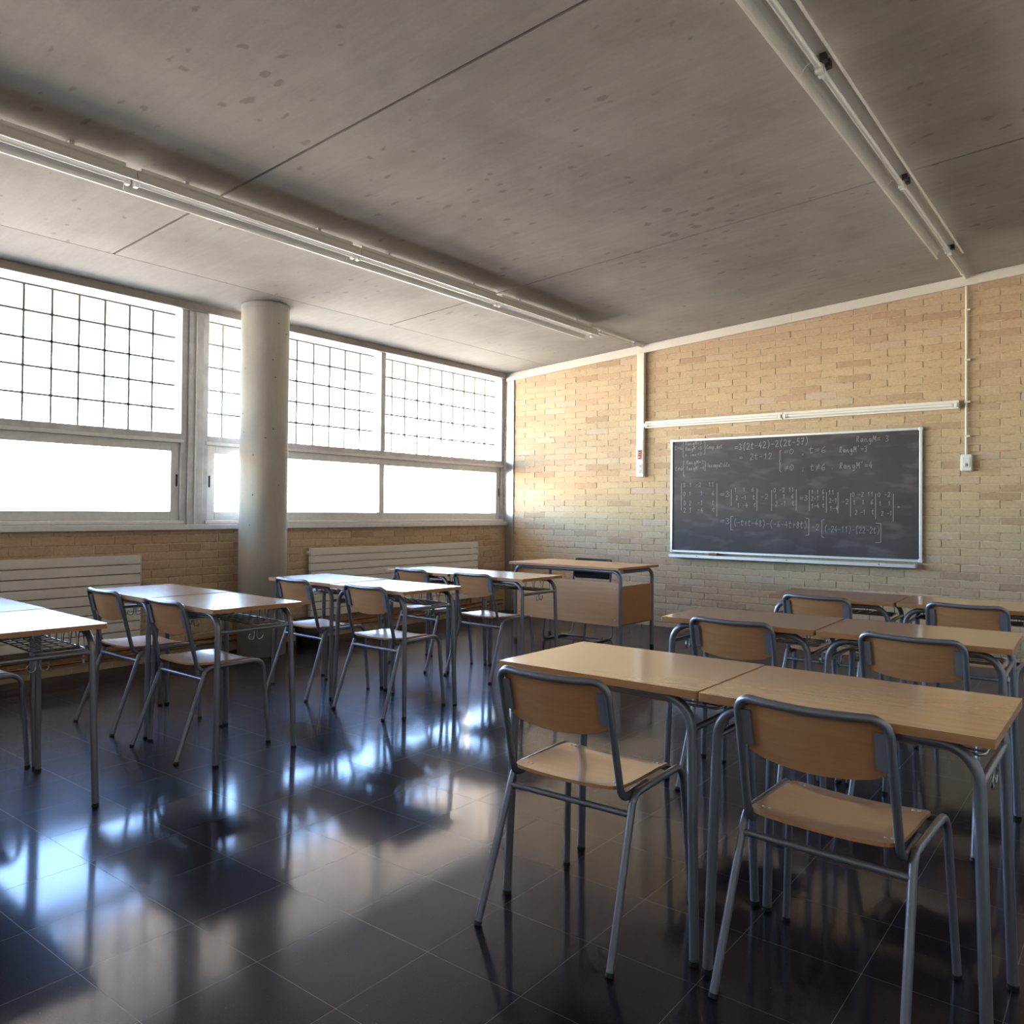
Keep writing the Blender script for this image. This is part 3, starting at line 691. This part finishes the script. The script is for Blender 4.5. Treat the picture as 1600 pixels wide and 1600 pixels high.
# writing: board coordinates (metres from the board's lower left corner) in a stroke alphabet
GL = {
'0': [[(.5,0),(.15,.2),(.1,.6),(.4,1),(.8,.8),(.85,.35),(.5,0)]], '1': [[(.2,.7),(.55,1),(.5,0)]],
'2': [[(.1,.75),(.35,1),(.75,.9),(.75,.6),(.1,0),(.9,.05)]], '3': [[(.1,.9),(.5,1),(.8,.8),(.4,.55),(.85,.35),(.6,.02),(.1,.1)]],
'4': [[(.55,1),(.1,.35),(.9,.4)],[(.65,.65),(.6,0)]], '5': [[(.85,1),(.3,.97),(.25,.6),(.7,.6),(.8,.25),(.5,0),(.1,.08)]],
'6': [[(.75,1),(.3,.65),(.12,.25),(.4,0),(.8,.15),(.7,.45),(.2,.3)]], '7': [[(.1,.95),(.85,1),(.4,0)],[(.25,.5),(.7,.55)]],
'8': [[(.5,.52),(.2,.75),(.5,1),(.8,.78),(.2,.25),(.45,0),(.8,.2),(.5,.52)]],
't': [[(.45,1),(.3,.35),(.45,.02),(.8,.12)],[(.05,.68),(.85,.74)]], '=': [[(.1,.58),(.9,.62)],[(.1,.32),(.9,.35)]], '-': [[(.1,.45),(.85,.48)]],
'+': [[(.1,.45),(.9,.48)],[(.5,.8),(.48,.12)]], '(': [[(.7,1.15),(.35,.7),(.35,.25),(.7,-.15)]], ')': [[(.3,1.15),(.65,.7),(.65,.25),(.3,-.15)]],
'#': [[(.1,.58),(.9,.62)],[(.1,.32),(.9,.35)],[(.75,.95),(.25,0)]], ';': [[(.5,.55),(.52,.6)],[(.55,.15),(.4,-.15)]], "'": [[(.5,1.15),(.4,.85)]], '.': [[(.4,.03),(.5,.06)]],
'R': [[(.2,0),(.3,1),(.75,.95),(.7,.6),(.28,.5),(.85,0)]], 'a': [[(.75,.5),(.35,.55),(.15,.2),(.4,0),(.72,.45),(.75,.05),(.95,.05)]],
'n': [[(.1,.5),(.15,0)],[(.12,.3),(.45,.52),(.6,.4),(.65,.02),(.9,.1)]], 'g': [[(.75,.5),(.35,.55),(.2,.2),(.5,.05),(.75,.45),(.7,-.35),(.3,-.4)]],
'M': [[(.05,0),(.2,1),(.5,.35),(.85,1),(.9,0)]], 'I': [[(.5,1),(.45,0)]], 'c': [[(.8,.45),(.45,.55),(.2,.25),(.45,0),(.85,.1)]],
'o': [[(.5,.52),(.15,.3),(.4,0),(.8,.2),(.5,.52),(.95,.5)]], 'm': [[(.05,.5),(.08,0)],[(.08,.35),(.3,.52),(.4,0)],[(.42,.35),(.7,.52),(.8,0)]],
'p': [[(.2,.5),(.15,-.4)],[(.2,.35),(.55,.55),(.75,.3),(.5,.02),(.2,.1)]], 'i': [[(.45,.5),(.5,.03),(.7,.1)],[(.45,.75),(.47,.78)]],
'b': [[(.3,1),(.2,.05),(.6,.02),(.75,.3),(.3,.45)]], 'l': [[(.3,.05),(.65,.85),(.45,1),(.35,.2),(.6,.02),(.85,.12)]], 'e': [[(.15,.25),(.75,.35),(.5,.55),(.2,.3),(.4,0),(.85,.1)]],
'C': [[(.85,.85),(.5,1),(.15,.5),(.4,0),(.85,.12)]], 'd': [[(.75,.5),(.35,.52),(.15,.2),(.45,0),(.75,.4),(.8,1),(.78,.02)]], 's': [[(.75,.45),(.4,.52),(.35,.3),(.7,.2),(.3,0)]], ' ': [],
'{': [[(.8,1),(.45,.93),(.5,.56),(.2,.5),(.5,.44),(.45,.07),(.8,0)]], '}': [[(.2,1),(.55,.93),(.5,.56),(.8,.5),(.5,.44),(.55,.07),(.2,0)]],
'[': [[(.95,1),(.2,.98),(.2,.02),(.95,0)]], ']': [[(.05,1),(.8,.98),(.8,.02),(.05,0)]], '|': [[(.5,1),(.5,0)]],
}
WRITING = [
 ('=3(2t-42)-2(2t-57)', 0.723, 1.078, 1.486, 1.114, 0.066),
 ('=', 0.772, 0.977, 0.814, 0.981, 0.049),
 ('2t-12', 0.885, 0.979, 1.125, 0.978, 0.062),
 ('{', 1.184, 0.846, 1.218, 0.845, 0.219),
 ('=0', 1.236, 1.021, 1.344, 1.021, 0.051),
 (';', 1.410, 1.012, 1.443, 1.014, 0.053),
 ('t=6', 1.478, 1.022, 1.657, 1.022, 0.063),
 ("RangM'=3", 1.768, 1.018, 2.026, 1.018, 0.055),
 ('RangM= 3', 1.921, 1.113, 2.214, 1.104, 0.057),
 ('#0', 1.241, 0.860, 1.345, 0.861, 0.054),
 (';', 1.411, 0.849, 1.443, 0.852, 0.053),
 ('t#6', 1.492, 0.852, 1.650, 0.855, 0.060),
 ('.', 1.694, 0.867, 1.718, 0.866, 0.032),
 ("RangM'=4", 1.769, 0.864, 2.074, 0.862, 0.058),
 ('t=6', 0.041, 1.109, 0.136, 1.110, 0.048),
 ('{', 0.129, 1.025, 0.161, 1.024, 0.173),
 ('RangM=3', 0.166, 1.156, 0.360, 1.155, 0.040),
 ("RangM'=3", 0.166, 1.100, 0.360, 1.099, 0.040),
 ('n inc=3', 0.166, 1.038, 0.361, 1.038, 0.040),
 ('}', 0.380, 1.052, 0.410, 1.051, 0.134),
 ('Comp.det', 0.412, 1.108, 0.590, 1.108, 0.043),
 ('t#6', 0.046, 0.881, 0.144, 0.884, 0.048),
 ('{', 0.132, 0.820, 0.172, 0.820, 0.174),
 ('RangM=3', 0.179, 0.950, 0.384, 0.952, 0.040),
 ("RangM'=4", 0.179, 0.887, 0.392, 0.889, 0.040),
 ('}', 0.385, 0.876, 0.415, 0.876, 0.104),
 ('Incompatible', 0.421, 0.911, 0.673, 0.912, 0.047),
 ('|', 0.107, 0.451, 0.147, 0.451, 0.291),
 ('3 1 -2  11', 0.141, 0.706, 0.507, 0.711, 0.043),
 ('0 1   1   6', 0.146, 0.609, 0.508, 0.615, 0.047),
 ('0 2  -1   t', 0.150, 0.506, 0.508, 0.516, 0.050),
 ('2 1  -4   t', 0.151, 0.429, 0.512, 0.439, 0.051),
 ('|', 0.513, 0.388, 0.558, 0.389, 0.351),
 ('=3', 0.569, 0.595, 0.680, 0.600, 0.057),
 ('|', 0.675, 0.504, 0.708, 0.504, 0.171),
 ('1  1  6', 0.722, 0.652, 0.936, 0.654, 0.039),
 ('2 -1  t', 0.737, 0.565, 0.947, 0.572, 0.045),
 ('1 -4  t', 0.755, 0.487, 0.958, 0.495, 0.045),
 ('|', 0.948, 0.455, 0.986, 0.455, 0.226),
 ('-2', 1.003, 0.572, 1.086, 0.575, 0.051),
 ('|', 1.101, 0.453, 1.135, 0.453, 0.210),
 ('0 -2 11', 1.131, 0.641, 1.343, 0.646, 0.044),
 ('1  1  6', 1.145, 0.576, 1.340, 0.581, 0.044),
 ('2 -1  t', 1.152, 0.500, 1.346, 0.508, 0.048),
 ('|', 1.347, 0.463, 1.380, 0.463, 0.206),
 ('=3', 1.392, 0.554, 1.480, 0.559, 0.054),
 ('|', 1.474, 0.456, 1.507, 0.456, 0.204),
 ('1 1 6', 1.506, 0.620, 1.634, 0.623, 0.043),
 ('2-1 t', 1.506, 0.558, 1.637, 0.563, 0.042),
 ('1-4 t', 1.507, 0.485, 1.637, 0.491, 0.043),
 ('|', 1.638, 0.442, 1.669, 0.443, 0.199),
 ('11', 1.668, 0.616, 1.728, 0.619, 0.042),
 ('2-1', 1.675, 0.538, 1.753, 0.542, 0.042),
 ('1-4', 1.682, 0.460, 1.763, 0.466, 0.043),
 ('|', 1.744, 0.437, 1.778, 0.437, 0.203),
 ('-2', 1.793, 0.522, 1.861, 0.526, 0.048),
 ('|', 1.861, 0.403, 1.892, 0.403, 0.227),
 ('0 -2 11', 1.885, 0.596, 2.079, 0.600, 0.041),
 ('1  1  6', 1.897, 0.519, 2.079, 0.525, 0.042),
 ('2 -1  t', 1.913, 0.424, 2.086, 0.431, 0.045),
 ('|', 2.083, 0.388, 2.115, 0.389, 0.235),
 ('0 -2', 2.114, 0.592, 2.230, 0.596, 0.041),
 ('1  1', 2.124, 0.508, 2.231, 0.513, 0.040),
 ('2 -1', 2.144, 0.419, 2.242, 0.424, 0.040),
 ('|', 2.234, 0.369, 2.268, 0.369, 0.250),
 ('=', 2.282, 0.477, 2.309, 0.480, 0.040),
 ('=3', 0.571, 0.318, 0.684, 0.313, 0.060),
 ('[', 0.680, 0.254, 0.720, 0.255, 0.143),
 ('(-t+t-48)-(-6-4t+8t)', 0.716, 0.303, 1.475, 0.285, 0.063),
 (']', 1.453, 0.218, 1.501, 0.219, 0.168),
 ('-2', 1.511, 0.272, 1.591, 0.271, 0.059),
 ('[', 1.604, 0.201, 1.639, 0.202, 0.173),
 ('(-24-11)-(22-2t)', 1.632, 0.255, 2.139, 0.252, 0.059),
 (']', 2.095, 0.166, 2.165, 0.168, 0.182),
]
wr_ = random.Random(21)
def chalk_text(txt, x0, z0, x1, z1, h, wd=0.0042):
    mb = MB(); n = len(txt); adv = (x1 - x0) / n
    for i, ch in enumerate(txt):
        bx = x0 + i * adv; bz = z0 + (z1 - z0) * (i + 0.5) / n; gw = adv * 0.86
        for st in GL.get(ch, []):
            pts = [(bx + p[0] * gw + 0.10 * p[1] * h * 0.3 + wr_.uniform(-.03, .03) * gw, bz + p[1] * h + wr_.uniform(-.02, .02) * h) for p in st]
            if ch in '|[]{}': pts = [(bx + p[0] * gw, bz + p[1] * h) for p in st]
            for a, b in zip(pts[:-1], pts[1:]):
                dx, dz = b[0] - a[0], b[1] - a[1]; l = math.hypot(dx, dz) or 1e-4; ux, uz = dx / l, dz / l; px_, pz_ = -uz * wd / 2, ux * wd / 2
                e = wd * 0.35; a2 = (a[0] - ux * e, a[1] - uz * e); b2 = (b[0] + ux * e, b[1] + uz * e)
                Y0, Y1 = -0.0262, -0.0270
                P = [(a2[0] + s * px_, y, a2[1] + s * pz_) for y in (Y0, Y1) for s in (1, -1)] + [(b2[0] + s * px_, y, b2[1] + s * pz_) for y in (Y0, Y1) for s in (1, -1)]
                mb.add(P, [(2, 3, 7, 6), (0, 2, 6, 4), (1, 5, 7, 3), (0, 1, 3, 2), (4, 6, 7, 5)])
    return mb
for txt, x0, z0, x1, z1, h in WRITING:
    t_ = chalk_text(txt, x0 - hw, z0 - hh, x1 - hw, z1 - hh, h, 0.0040 if h > 0.065 else 0.0027)
    if t_.v: tag(t_.build('chalk_writing', 'chalk', cb), kind='stuff')
# eraser on the tray
er = empty('board_eraser', (2.835, -0.07, BZ0 - 0.024)); tag(er, 'small brown felt eraser lying on the chalk tray', 'eraser')
box('handle', (-0.048, 0.048, -0.022, 0.022, 0.018, 0.034), 'beech_edge', er, 0.004); box('felt_pad', (-0.046, 0.046, -0.021, 0.021, 0.0, 0.018), 'felt', er, 0.002)

# ------------------------------------------------------------------ pupils' chairs
def make_chair():
    root = empty('school_chair')
    R_ = 0.0113
    for s in (-1, 1):
        rear = fillet([(s * 0.228, -0.257, 0.012), (s * 0.212, -0.098, 0.444), (s * 0.212, 0.02, 0.446)], 0.045)
        front = fillet([(s * 0.236, 0.257, 0.012), (s * 0.214, 0.232, 0.450), (s * 0.212, 0.10, 0.447)], 0.055)
        for path in (rear, front):
            lg = MB().tube(path, R_, 10).build('leg', 'steel_blue', root)
            f = path[0]; d = (Vector(path[1]) - Vector(f)).normalized()
            MB().tube([Vector(f) - d * 0.012, Vector(f) - d * 0.001], R_ + 0.0012, 10).build('foot_cap', 'rubber', lg)
        MB().tube([rear[-1], front[-1]], R_, 10).build('seat_rail', 'steel_blue', root)
    MB().tube([(-0.213, -0.118, 0.392), (0.213, -0.118, 0.392)], 0.0095, 10).build('crossbar', 'steel_blue', root)
    MB().tube([(-0.212, 0.205, 0.438), (0.212, 0.205, 0.438)], 0.0085, 10).build('crossbar', 'steel_blue', root)
    # back hoop: stubs forward, uprights leaning back, bowed top
    ZT, YT = 0.783, -0.218
    top = [(-0.187, YT, ZT), (-0.10, YT - 0.016, ZT - 0.004), (0, YT - 0.022, ZT - 0.006), (0.10, YT - 0.016, ZT - 0.004), (0.187, YT, ZT)]
    L = [(-0.196, 0.02, 0.4435), (-0.190, -0.128, 0.430)]
    Rr = [(0.190, -0.128, 0.430), (0.196, 0.02, 0.4435)]
    pts = L + top + Rr
    path = fillet(pts, [0.045, 0.068, 0.3, 0.5, 0.3, 0.068, 0.045], 6)
    MB().tube(path, R_, 10).build('back_tube', 'steel_blue', root)
    # seat of moulded plywood
    def sz(x, y):
        u = x / 0.187; v = (y - 0.03) / 0.185
        z = 0.4615 + 0.010 * abs(u) ** 2.4 - 0.006
        z += 0.010 * max(0, -v) ** 3 - 0.012 * max(0, v - 0.5) ** 2 * 4
        return z
    ol = [(x, y - 0.03) for x, y in rrect(-0.187, 0.187, -0.152, 0.215, 0.042, 5)]
    ol2 = []
    for i in range(len(ol)):                       # denser outline
        a, b = ol[i], ol[(i + 1) % len(ol)]; n = max(1, int(math.hypot(b[0] - a[0], b[1] - a[1]) / 0.05))
        for k in range(n): ol2.append((a[0] + (b[0] - a[0]) * k / n, a[1] + (b[1] - a[1]) * k / n))
    st = MB().shell(ol2, lambda u, v: (u, v + 0.03, sz(u, v + 0.03)), (0, 0, -0.010), 6).build('seat', 'beech_seat', root)
    for sx in (-1, 1):
        for y in (-0.095, 0.165):
            rv = MB()
            for dx in (-0.008, 0.008):
                x = sx * 0.155 + dx; z = sz(x, y)
                rv.lathe([(0.0045, -0.001), (0.0038, 0.0015), (0.0, 0.002)], 8, (x, y, z))
            rv.build('rivet_pair', 'chrome', st)
    # backrest
    def by(x, z):
        t = (z - 0.43) / (ZT - 0.43); base = -0.128 + (YT + 0.128) * t
        return base - 0.024 * (1 - (x / 0.18) ** 2) + 0.010
    zb = 0.70
    out = []
    for k in range(9): out.append((0.176 - 0.352 * k / 8, 0.074 - 0.002 * (1 - ((0.176 - 0.352 * k / 8) / 0.176) ** 2)))
    out += [(-0.179, 0.03), (-0.176, -0.03), (-0.170, -0.062)]
    for k in range(1, 10):
        x = -0.170 + 0.34 * k / 10; out.append((x, -0.068 - 0.022 * (1 - (x / 0.17) ** 2)))
    out += [(0.170, -0.062), (0.176, -0.03), (0.179, 0.03)]
    MB().shell(out, lambda u, v: (u, by(u, zb + v), zb + v), (0, 0.009, 0.002), 6).build('backrest', 'beech_seat', root)
    for s in (-1, 1):                                # grey clips that hold the panel to the hoop
        mb = MB(); V = []
        for z in (0.652, 0.748):
            t = (z - 0.43) / (ZT - 0.43); yb_ = -0.128 + (YT + 0.128) * t
            V += [(s * 0.152, yb_ - 0.006, z), (s * 0.186, yb_ - 0.006, z), (s * 0.186, yb_ + 0.018, z), (s * 0.152, yb_ + 0.018, z)]
        mb.add(V, [(0, 1, 2, 3), (7, 6, 5, 4), (0, 4, 5, 1), (1, 5, 6, 2), (2, 6, 7, 3), (3, 7, 4, 0)])
        bmo = mb.build('back_clip', 'clip_plastic', root)
    return root

# ------------------------------------------------------------------ pupils' desks
DW, DD, DH = 0.702, 0.508, 0.768
def make_desk():
    root = empty('school_desk')
    ol = rrect(-DW / 2, DW / 2, -DD / 2, DD / 2, 0.006, 3)
    tp = MB().shell(ol, lambda u, v: (u, v, DH), (0, 0, -0.0015), 1).build('tabletop', 'beech', root)
    mb = MB(); n = len(ol)
    mb.add([(x, y, DH - 0.0015) for x, y in ol] + [(x, y, DH - 0.022) for x, y in ol], [(k, (k + 1) % n, n + (k + 1) % n, n + k) for k in range(n)] + [tuple(range(n, 2 * n))])
    mb.build('edge_band', 'beech_edge', tp)
    zt = DH - 0.022 - 0.0142; r = 0.0140
    for sy in (-1, 1):
        yt, yf = sy * 0.206, sy * 0.222
        path = fillet([(-0.333, yf, 0.014), (-0.312, yt, zt), (0.312, yt, zt), (0.333, yf, 0.014)], 0.085, 7)
        k = len(path) // 2
        legA, legB = path[:k], path[k:]
        a = MB().tube(legA, r, 12).build('leg', 'steel_blue', root); b = MB().tube(legB, r, 12).build('leg', 'steel_blue', root)
        MB().tube([legA[-1], legB[0]], r, 12).build('top_rail', 'steel_blue', root)
        for lg, p0, p1 in ((a, path[0], path[1]), (b, path[-1], path[-2])):
            d = (Vector(p1) - Vector(p0)).normalized()
            MB().tube([Vector(p0) - d * 0.014, Vector(p0) - d * 0.004], r + 0.001, 12).build('foot_cap', 'rubber', lg)
    for s in (-1, 1):
        MB().tube([(s * 0.3145, -0.207, 0.648), (s * 0.3145, 0.207, 0.648)], 0.0095, 10).build('side_bar', 'steel_blue', root)
        # double coat hook under the side bar
        hk = MB()
        for t in (-1, 1):
            pth = [(s * 0.3145, t * 0.006, 0.641), (s * 0.3145, t * 0.007, 0.615)]
            for q in range(0, 9):
                an = math.pi + math.pi * q / 6; pth.append((s * 0.3145 + s * 0.004 * q / 8, t * (0.024 + 0.017 * math.cos(an)), 0.612 + 0.017 * math.sin(an)))
            hk.tube(pth, 0.0032, 6)
        hk.build('coat_hook', 'wire', root)
    # wire book shelf
    sh = empty('book_shelf'); sh.parent = root
    zs = 0.662
    fr = fillet([(-0.295, 0.005, zs), (0.295, 0.005, zs), (0.295, 0.19, zs), (-0.295, 0.19, zs), (-0.295, 0.007, zs)], 0.02, 3)
    MB().tube(fr, 0.004, 6).build('shelf_frame', 'wire', sh)
    gr = MB()
    for k in range(1, 9): x = -0.295 + 0.59 * k / 9; gr.tube([(x, 0.005, zs + 0.004), (x, 0.19, zs + 0.004)], 0.0024, 5)
    for k in range(1, 4): y = 0.005 + 0.185 * k / 4; gr.tube([(-0.295, y, zs - 0.001), (0.295, y, zs - 0.001)], 0.003, 5)
    tag(gr.build('shelf_wires', 'wire', sh), kind='stuff')
    lp = MB()
    def arcs(p0, p1, n, h):
        p0, p1 = Vector(p0), Vector(p1)
        for k in range(n):
            a, b = p0.lerp(p1, (k + 0.08) / n), p0.lerp(p1, (k + 0.92) / n); c = (a + b) / 2; u = (b - a) / 2
            lp.tube([a + Vector((0, 0, 0))] + [c - u * math.cos(math.pi * q / 8) + Vector((0, 0, h * math.sin(math.pi * q / 8) ** 0.8)) for q in range(1, 8)] + [b], 0.0026, 5)
    arcs((-0.285, 0.19, zs), (0.285, 0.19, zs), 7, 0.072)
    tag(lp.build('shelf_loops', 'wire', sh), kind='stuff')
    return root

DESKS = [
#  x, y, rot(deg), label
 (5.025, -5.690, -0.3, 'front-row wooden desk at bottom centre with a chair tucked at its near side'),
 (5.735, -5.703, -0.2, 'wooden desk nearest the viewer at the lower right edge'),
 (4.900, -4.312, 1.7, 'left desk of the middle right-hand row, behind the bottom-centre desk'),
 (5.613, -4.301, 1.7, 'right desk of the middle right-hand row, touching the right edge'),
 (4.904, -2.939, 2.5, 'left desk of the rear right-hand row, below the chalkboard'),
 (5.618, -2.906, 2.5, 'right desk of the rear right-hand row, running off the right edge'),
 (2.522, -6.603, -3.3, 'brightly lit desk at the left edge nearest the viewer'),
 (1.80, -6.555, -3.3, 'desk at the far left edge beside the left radiator, mostly out of frame'),
 (1.745, -5.527, -2.5, 'window-side desk of the pair in front of the column'),
 (2.476, -5.566, -2.1, 'aisle-side desk of the pair in front of the column'),
 (1.785, -4.298, -1.6, 'window-side desk of the pair right of the column'),
 (2.520, -4.345, -1.4, 'aisle-side desk of the pair right of the column'),
 (1.790, -3.165, -0.8, 'window-side desk of the rear left pair, before the right radiator'),
 (2.500, -3.155, 0.0, 'aisle-side desk of the rear left pair, next to the teacher desk'),
]
pd = make_desk()
for i, (x, y, a, lab) in enumerate(DESKS):
    o = pd if i == 0 else copy_tree(pd)
    o.location = (x, y, 0); o.rotation_euler = (0, 0, math.radians(a)); tag(o, lab, 'desk', "pupils' desks")
CHAIRS = [
 (4.968, -5.859, 1.7, 'chair at bottom centre, nearest the viewer on the left of two'),
 (5.698, -5.770, -2.2, 'chair at the lower right, closest to the viewer'),
 (4.915, -4.392, -1.0, 'left chair of the middle right-hand row, seen above the bottom-centre desk'),
 (5.652, -4.377, -4.0, 'right chair of the middle right-hand row, seen above the lower-right desk'),
 (4.890, -3.080, -4.0, 'left chair of the rear right-hand row below the chalkboard'),
 (5.625, -2.972, -1.0, 'right chair of the rear right-hand row near the right edge'),
 (1.862, -6.622, -1.5, 'chair at the left edge with only its seat corner and front leg in view'),
 (1.655, -5.595, -0.8, 'window-side chair of the pair in front of the left radiator'),
 (2.390, -5.632, -1.3, 'aisle-side chair of the pair in front of the left radiator'),
 (1.833, -4.420, -2.0, 'window-side chair of the pair right of the column'),
 (2.555, -4.425, -0.6, 'aisle-side chair of the pair right of the column'),
 (1.765, -3.232, -2.5, 'window-side chair of the rear left pair'),
 (2.402, -3.222, -2.0, 'aisle-side chair of the rear left pair, left of the teacher desk'),
]
pc = make_chair()
for i, (x, y, a, lab) in enumerate(CHAIRS):
    o = pc if i == 0 else copy_tree(pc)
    o.location = (x, y, 0); o.rotation_euler = (0, 0, math.radians(a)); tag(o, lab, 'chair', "pupils' chairs")

# ------------------------------------------------------------------ teacher's desk and chair
TW, TD, TH = 1.25, 0.70, 0.768
td = empty('teacher_desk', (2.165, -1.555, 0), math.radians(-1.8)); tag(td, 'large wooden teacher desk with modesty panel in the far corner', 'desk')
ol = rrect(-TW / 2, TW / 2, -TD / 2, TD / 2, 0.008, 3); n = len(ol)
tp = MB().shell(ol, lambda u, v: (u, v, TH), (0, 0, -0.0015), 1).build('tabletop', 'beech_panel', td)
mb = MB(); mb.add([(x, y, TH - 0.0015) for x, y in ol] + [(x, y, TH - 0.022) for x, y in ol], [(k, (k + 1) % n, n + (k + 1) % n, n + k) for k in range(n)] + [tuple(range(n, 2 * n))]); mb.build('edge_band', 'beech_edge', tp)
zt = TH - 0.022 - 0.018; lx, ly = TW / 2 - 0.03, TD / 2 - 0.075; r = 0.0165
for s in (-1, 1):
    pth = fillet([(s * lx, -ly, 0.016), (s * lx, -ly, zt), (0, -ly, zt)], 0.075, 7)
    lg = MB().tube(pth, r, 12).build('leg', 'steel_blue', td); MB().tube([(s * lx, -ly, 0), (s * lx, -ly, 0.03)], r + 0.0015, 12).build('foot_cap', 'rubber', lg)
    pth = fillet([(s * lx, ly, 0.016), (s * lx, ly, zt), (s * lx, -ly + 0.02, zt)], 0.075, 7)
    lg = MB().tube(pth, r, 12).build('leg', 'steel_blue', td); MB().tube([(s * lx, ly, 0), (s * lx, ly, 0.03)], r + 0.0015, 12).build('foot_cap', 'rubber', lg)
    box('side_panel', (s * lx - 0.008, s * lx + 0.008, -ly + 0.018, ly - 0.018, 0.265, 0.60), 'beech_edge', td, 0.002)
    MB().tube([(s * lx, -ly, 0.26), (s * lx, ly, 0.26)], 0.008, 8).build('side_rail', 'steel_blue', td)
pn = box('modesty_panel', (-lx + 0.018, lx - 0.018, -ly - 0.004, -ly + 0.014, 0.245, 0.632), 'beech_panel', td, 0.002)
for s in (-1, 1):
    for z in (0.30, 0.575):
        q = MB().lathe([(0.008, 0.0), (0.007, 0.003), (0.0, 0.0045)], 12).build('bolt', 'chrome', pn); q.matrix_local = Matrix.Translation((s * (lx - 0.05), -ly - 0.004, z)) @ Matrix.Rotation(math.radians(90), 4, 'X')

tc_ = empty('teacher_chair', (2.00, -1.36, 0), math.radians(-2)); tag(tc_, 'black chair on steel runners tucked behind the teacher desk', 'chair')
ol = rrect(-0.22, 0.22, -0.2, 0.22, 0.05, 4)
MB().shell(ol, lambda u, v: (u, v, 0.47 + 0.008 * (u / 0.22) ** 2), (0, 0, -0.04), 4).build('seat', 'black', tc_)
ol = rrect(-0.22, 0.22, -0.10, 0.10, 0.03, 4)
MB().shell(ol, lambda u, v: (u, 0.225 + 0.05 * (v + 0.1) + 0.03 * (1 - (u / 0.22) ** 2), 0.685 + v), (0, 0.022, 0), 4).build('backrest', 'black', tc_)
for s in (-1, 1):
    pth = fillet([(s * 0.225, 0.235, 0.72), (s * 0.225, 0.19, 0.44), (s * 0.235, -0.20, 0.44), (s * 0.245, -0.27, 0.012), (s * 0.245, 0.22, 0.012), (s * 0.235, 0.25, 0.12)], [0.06, 0.05, 0.05, 0.06], 6)
    MB().tube(pth, 0.011, 10).build('runner_frame', 'steel_blue', tc_)
MB().tube([(-0.243, 0.05, 0.024), (0.243, 0.05, 0.024)], 0.010, 10).build('crossbar', 'steel_blue', tc_)
MB().tube([(-0.23, -0.15, 0.425), (0.23, -0.15, 0.425)], 0.010, 10).build('crossbar', 'steel_blue', tc_)
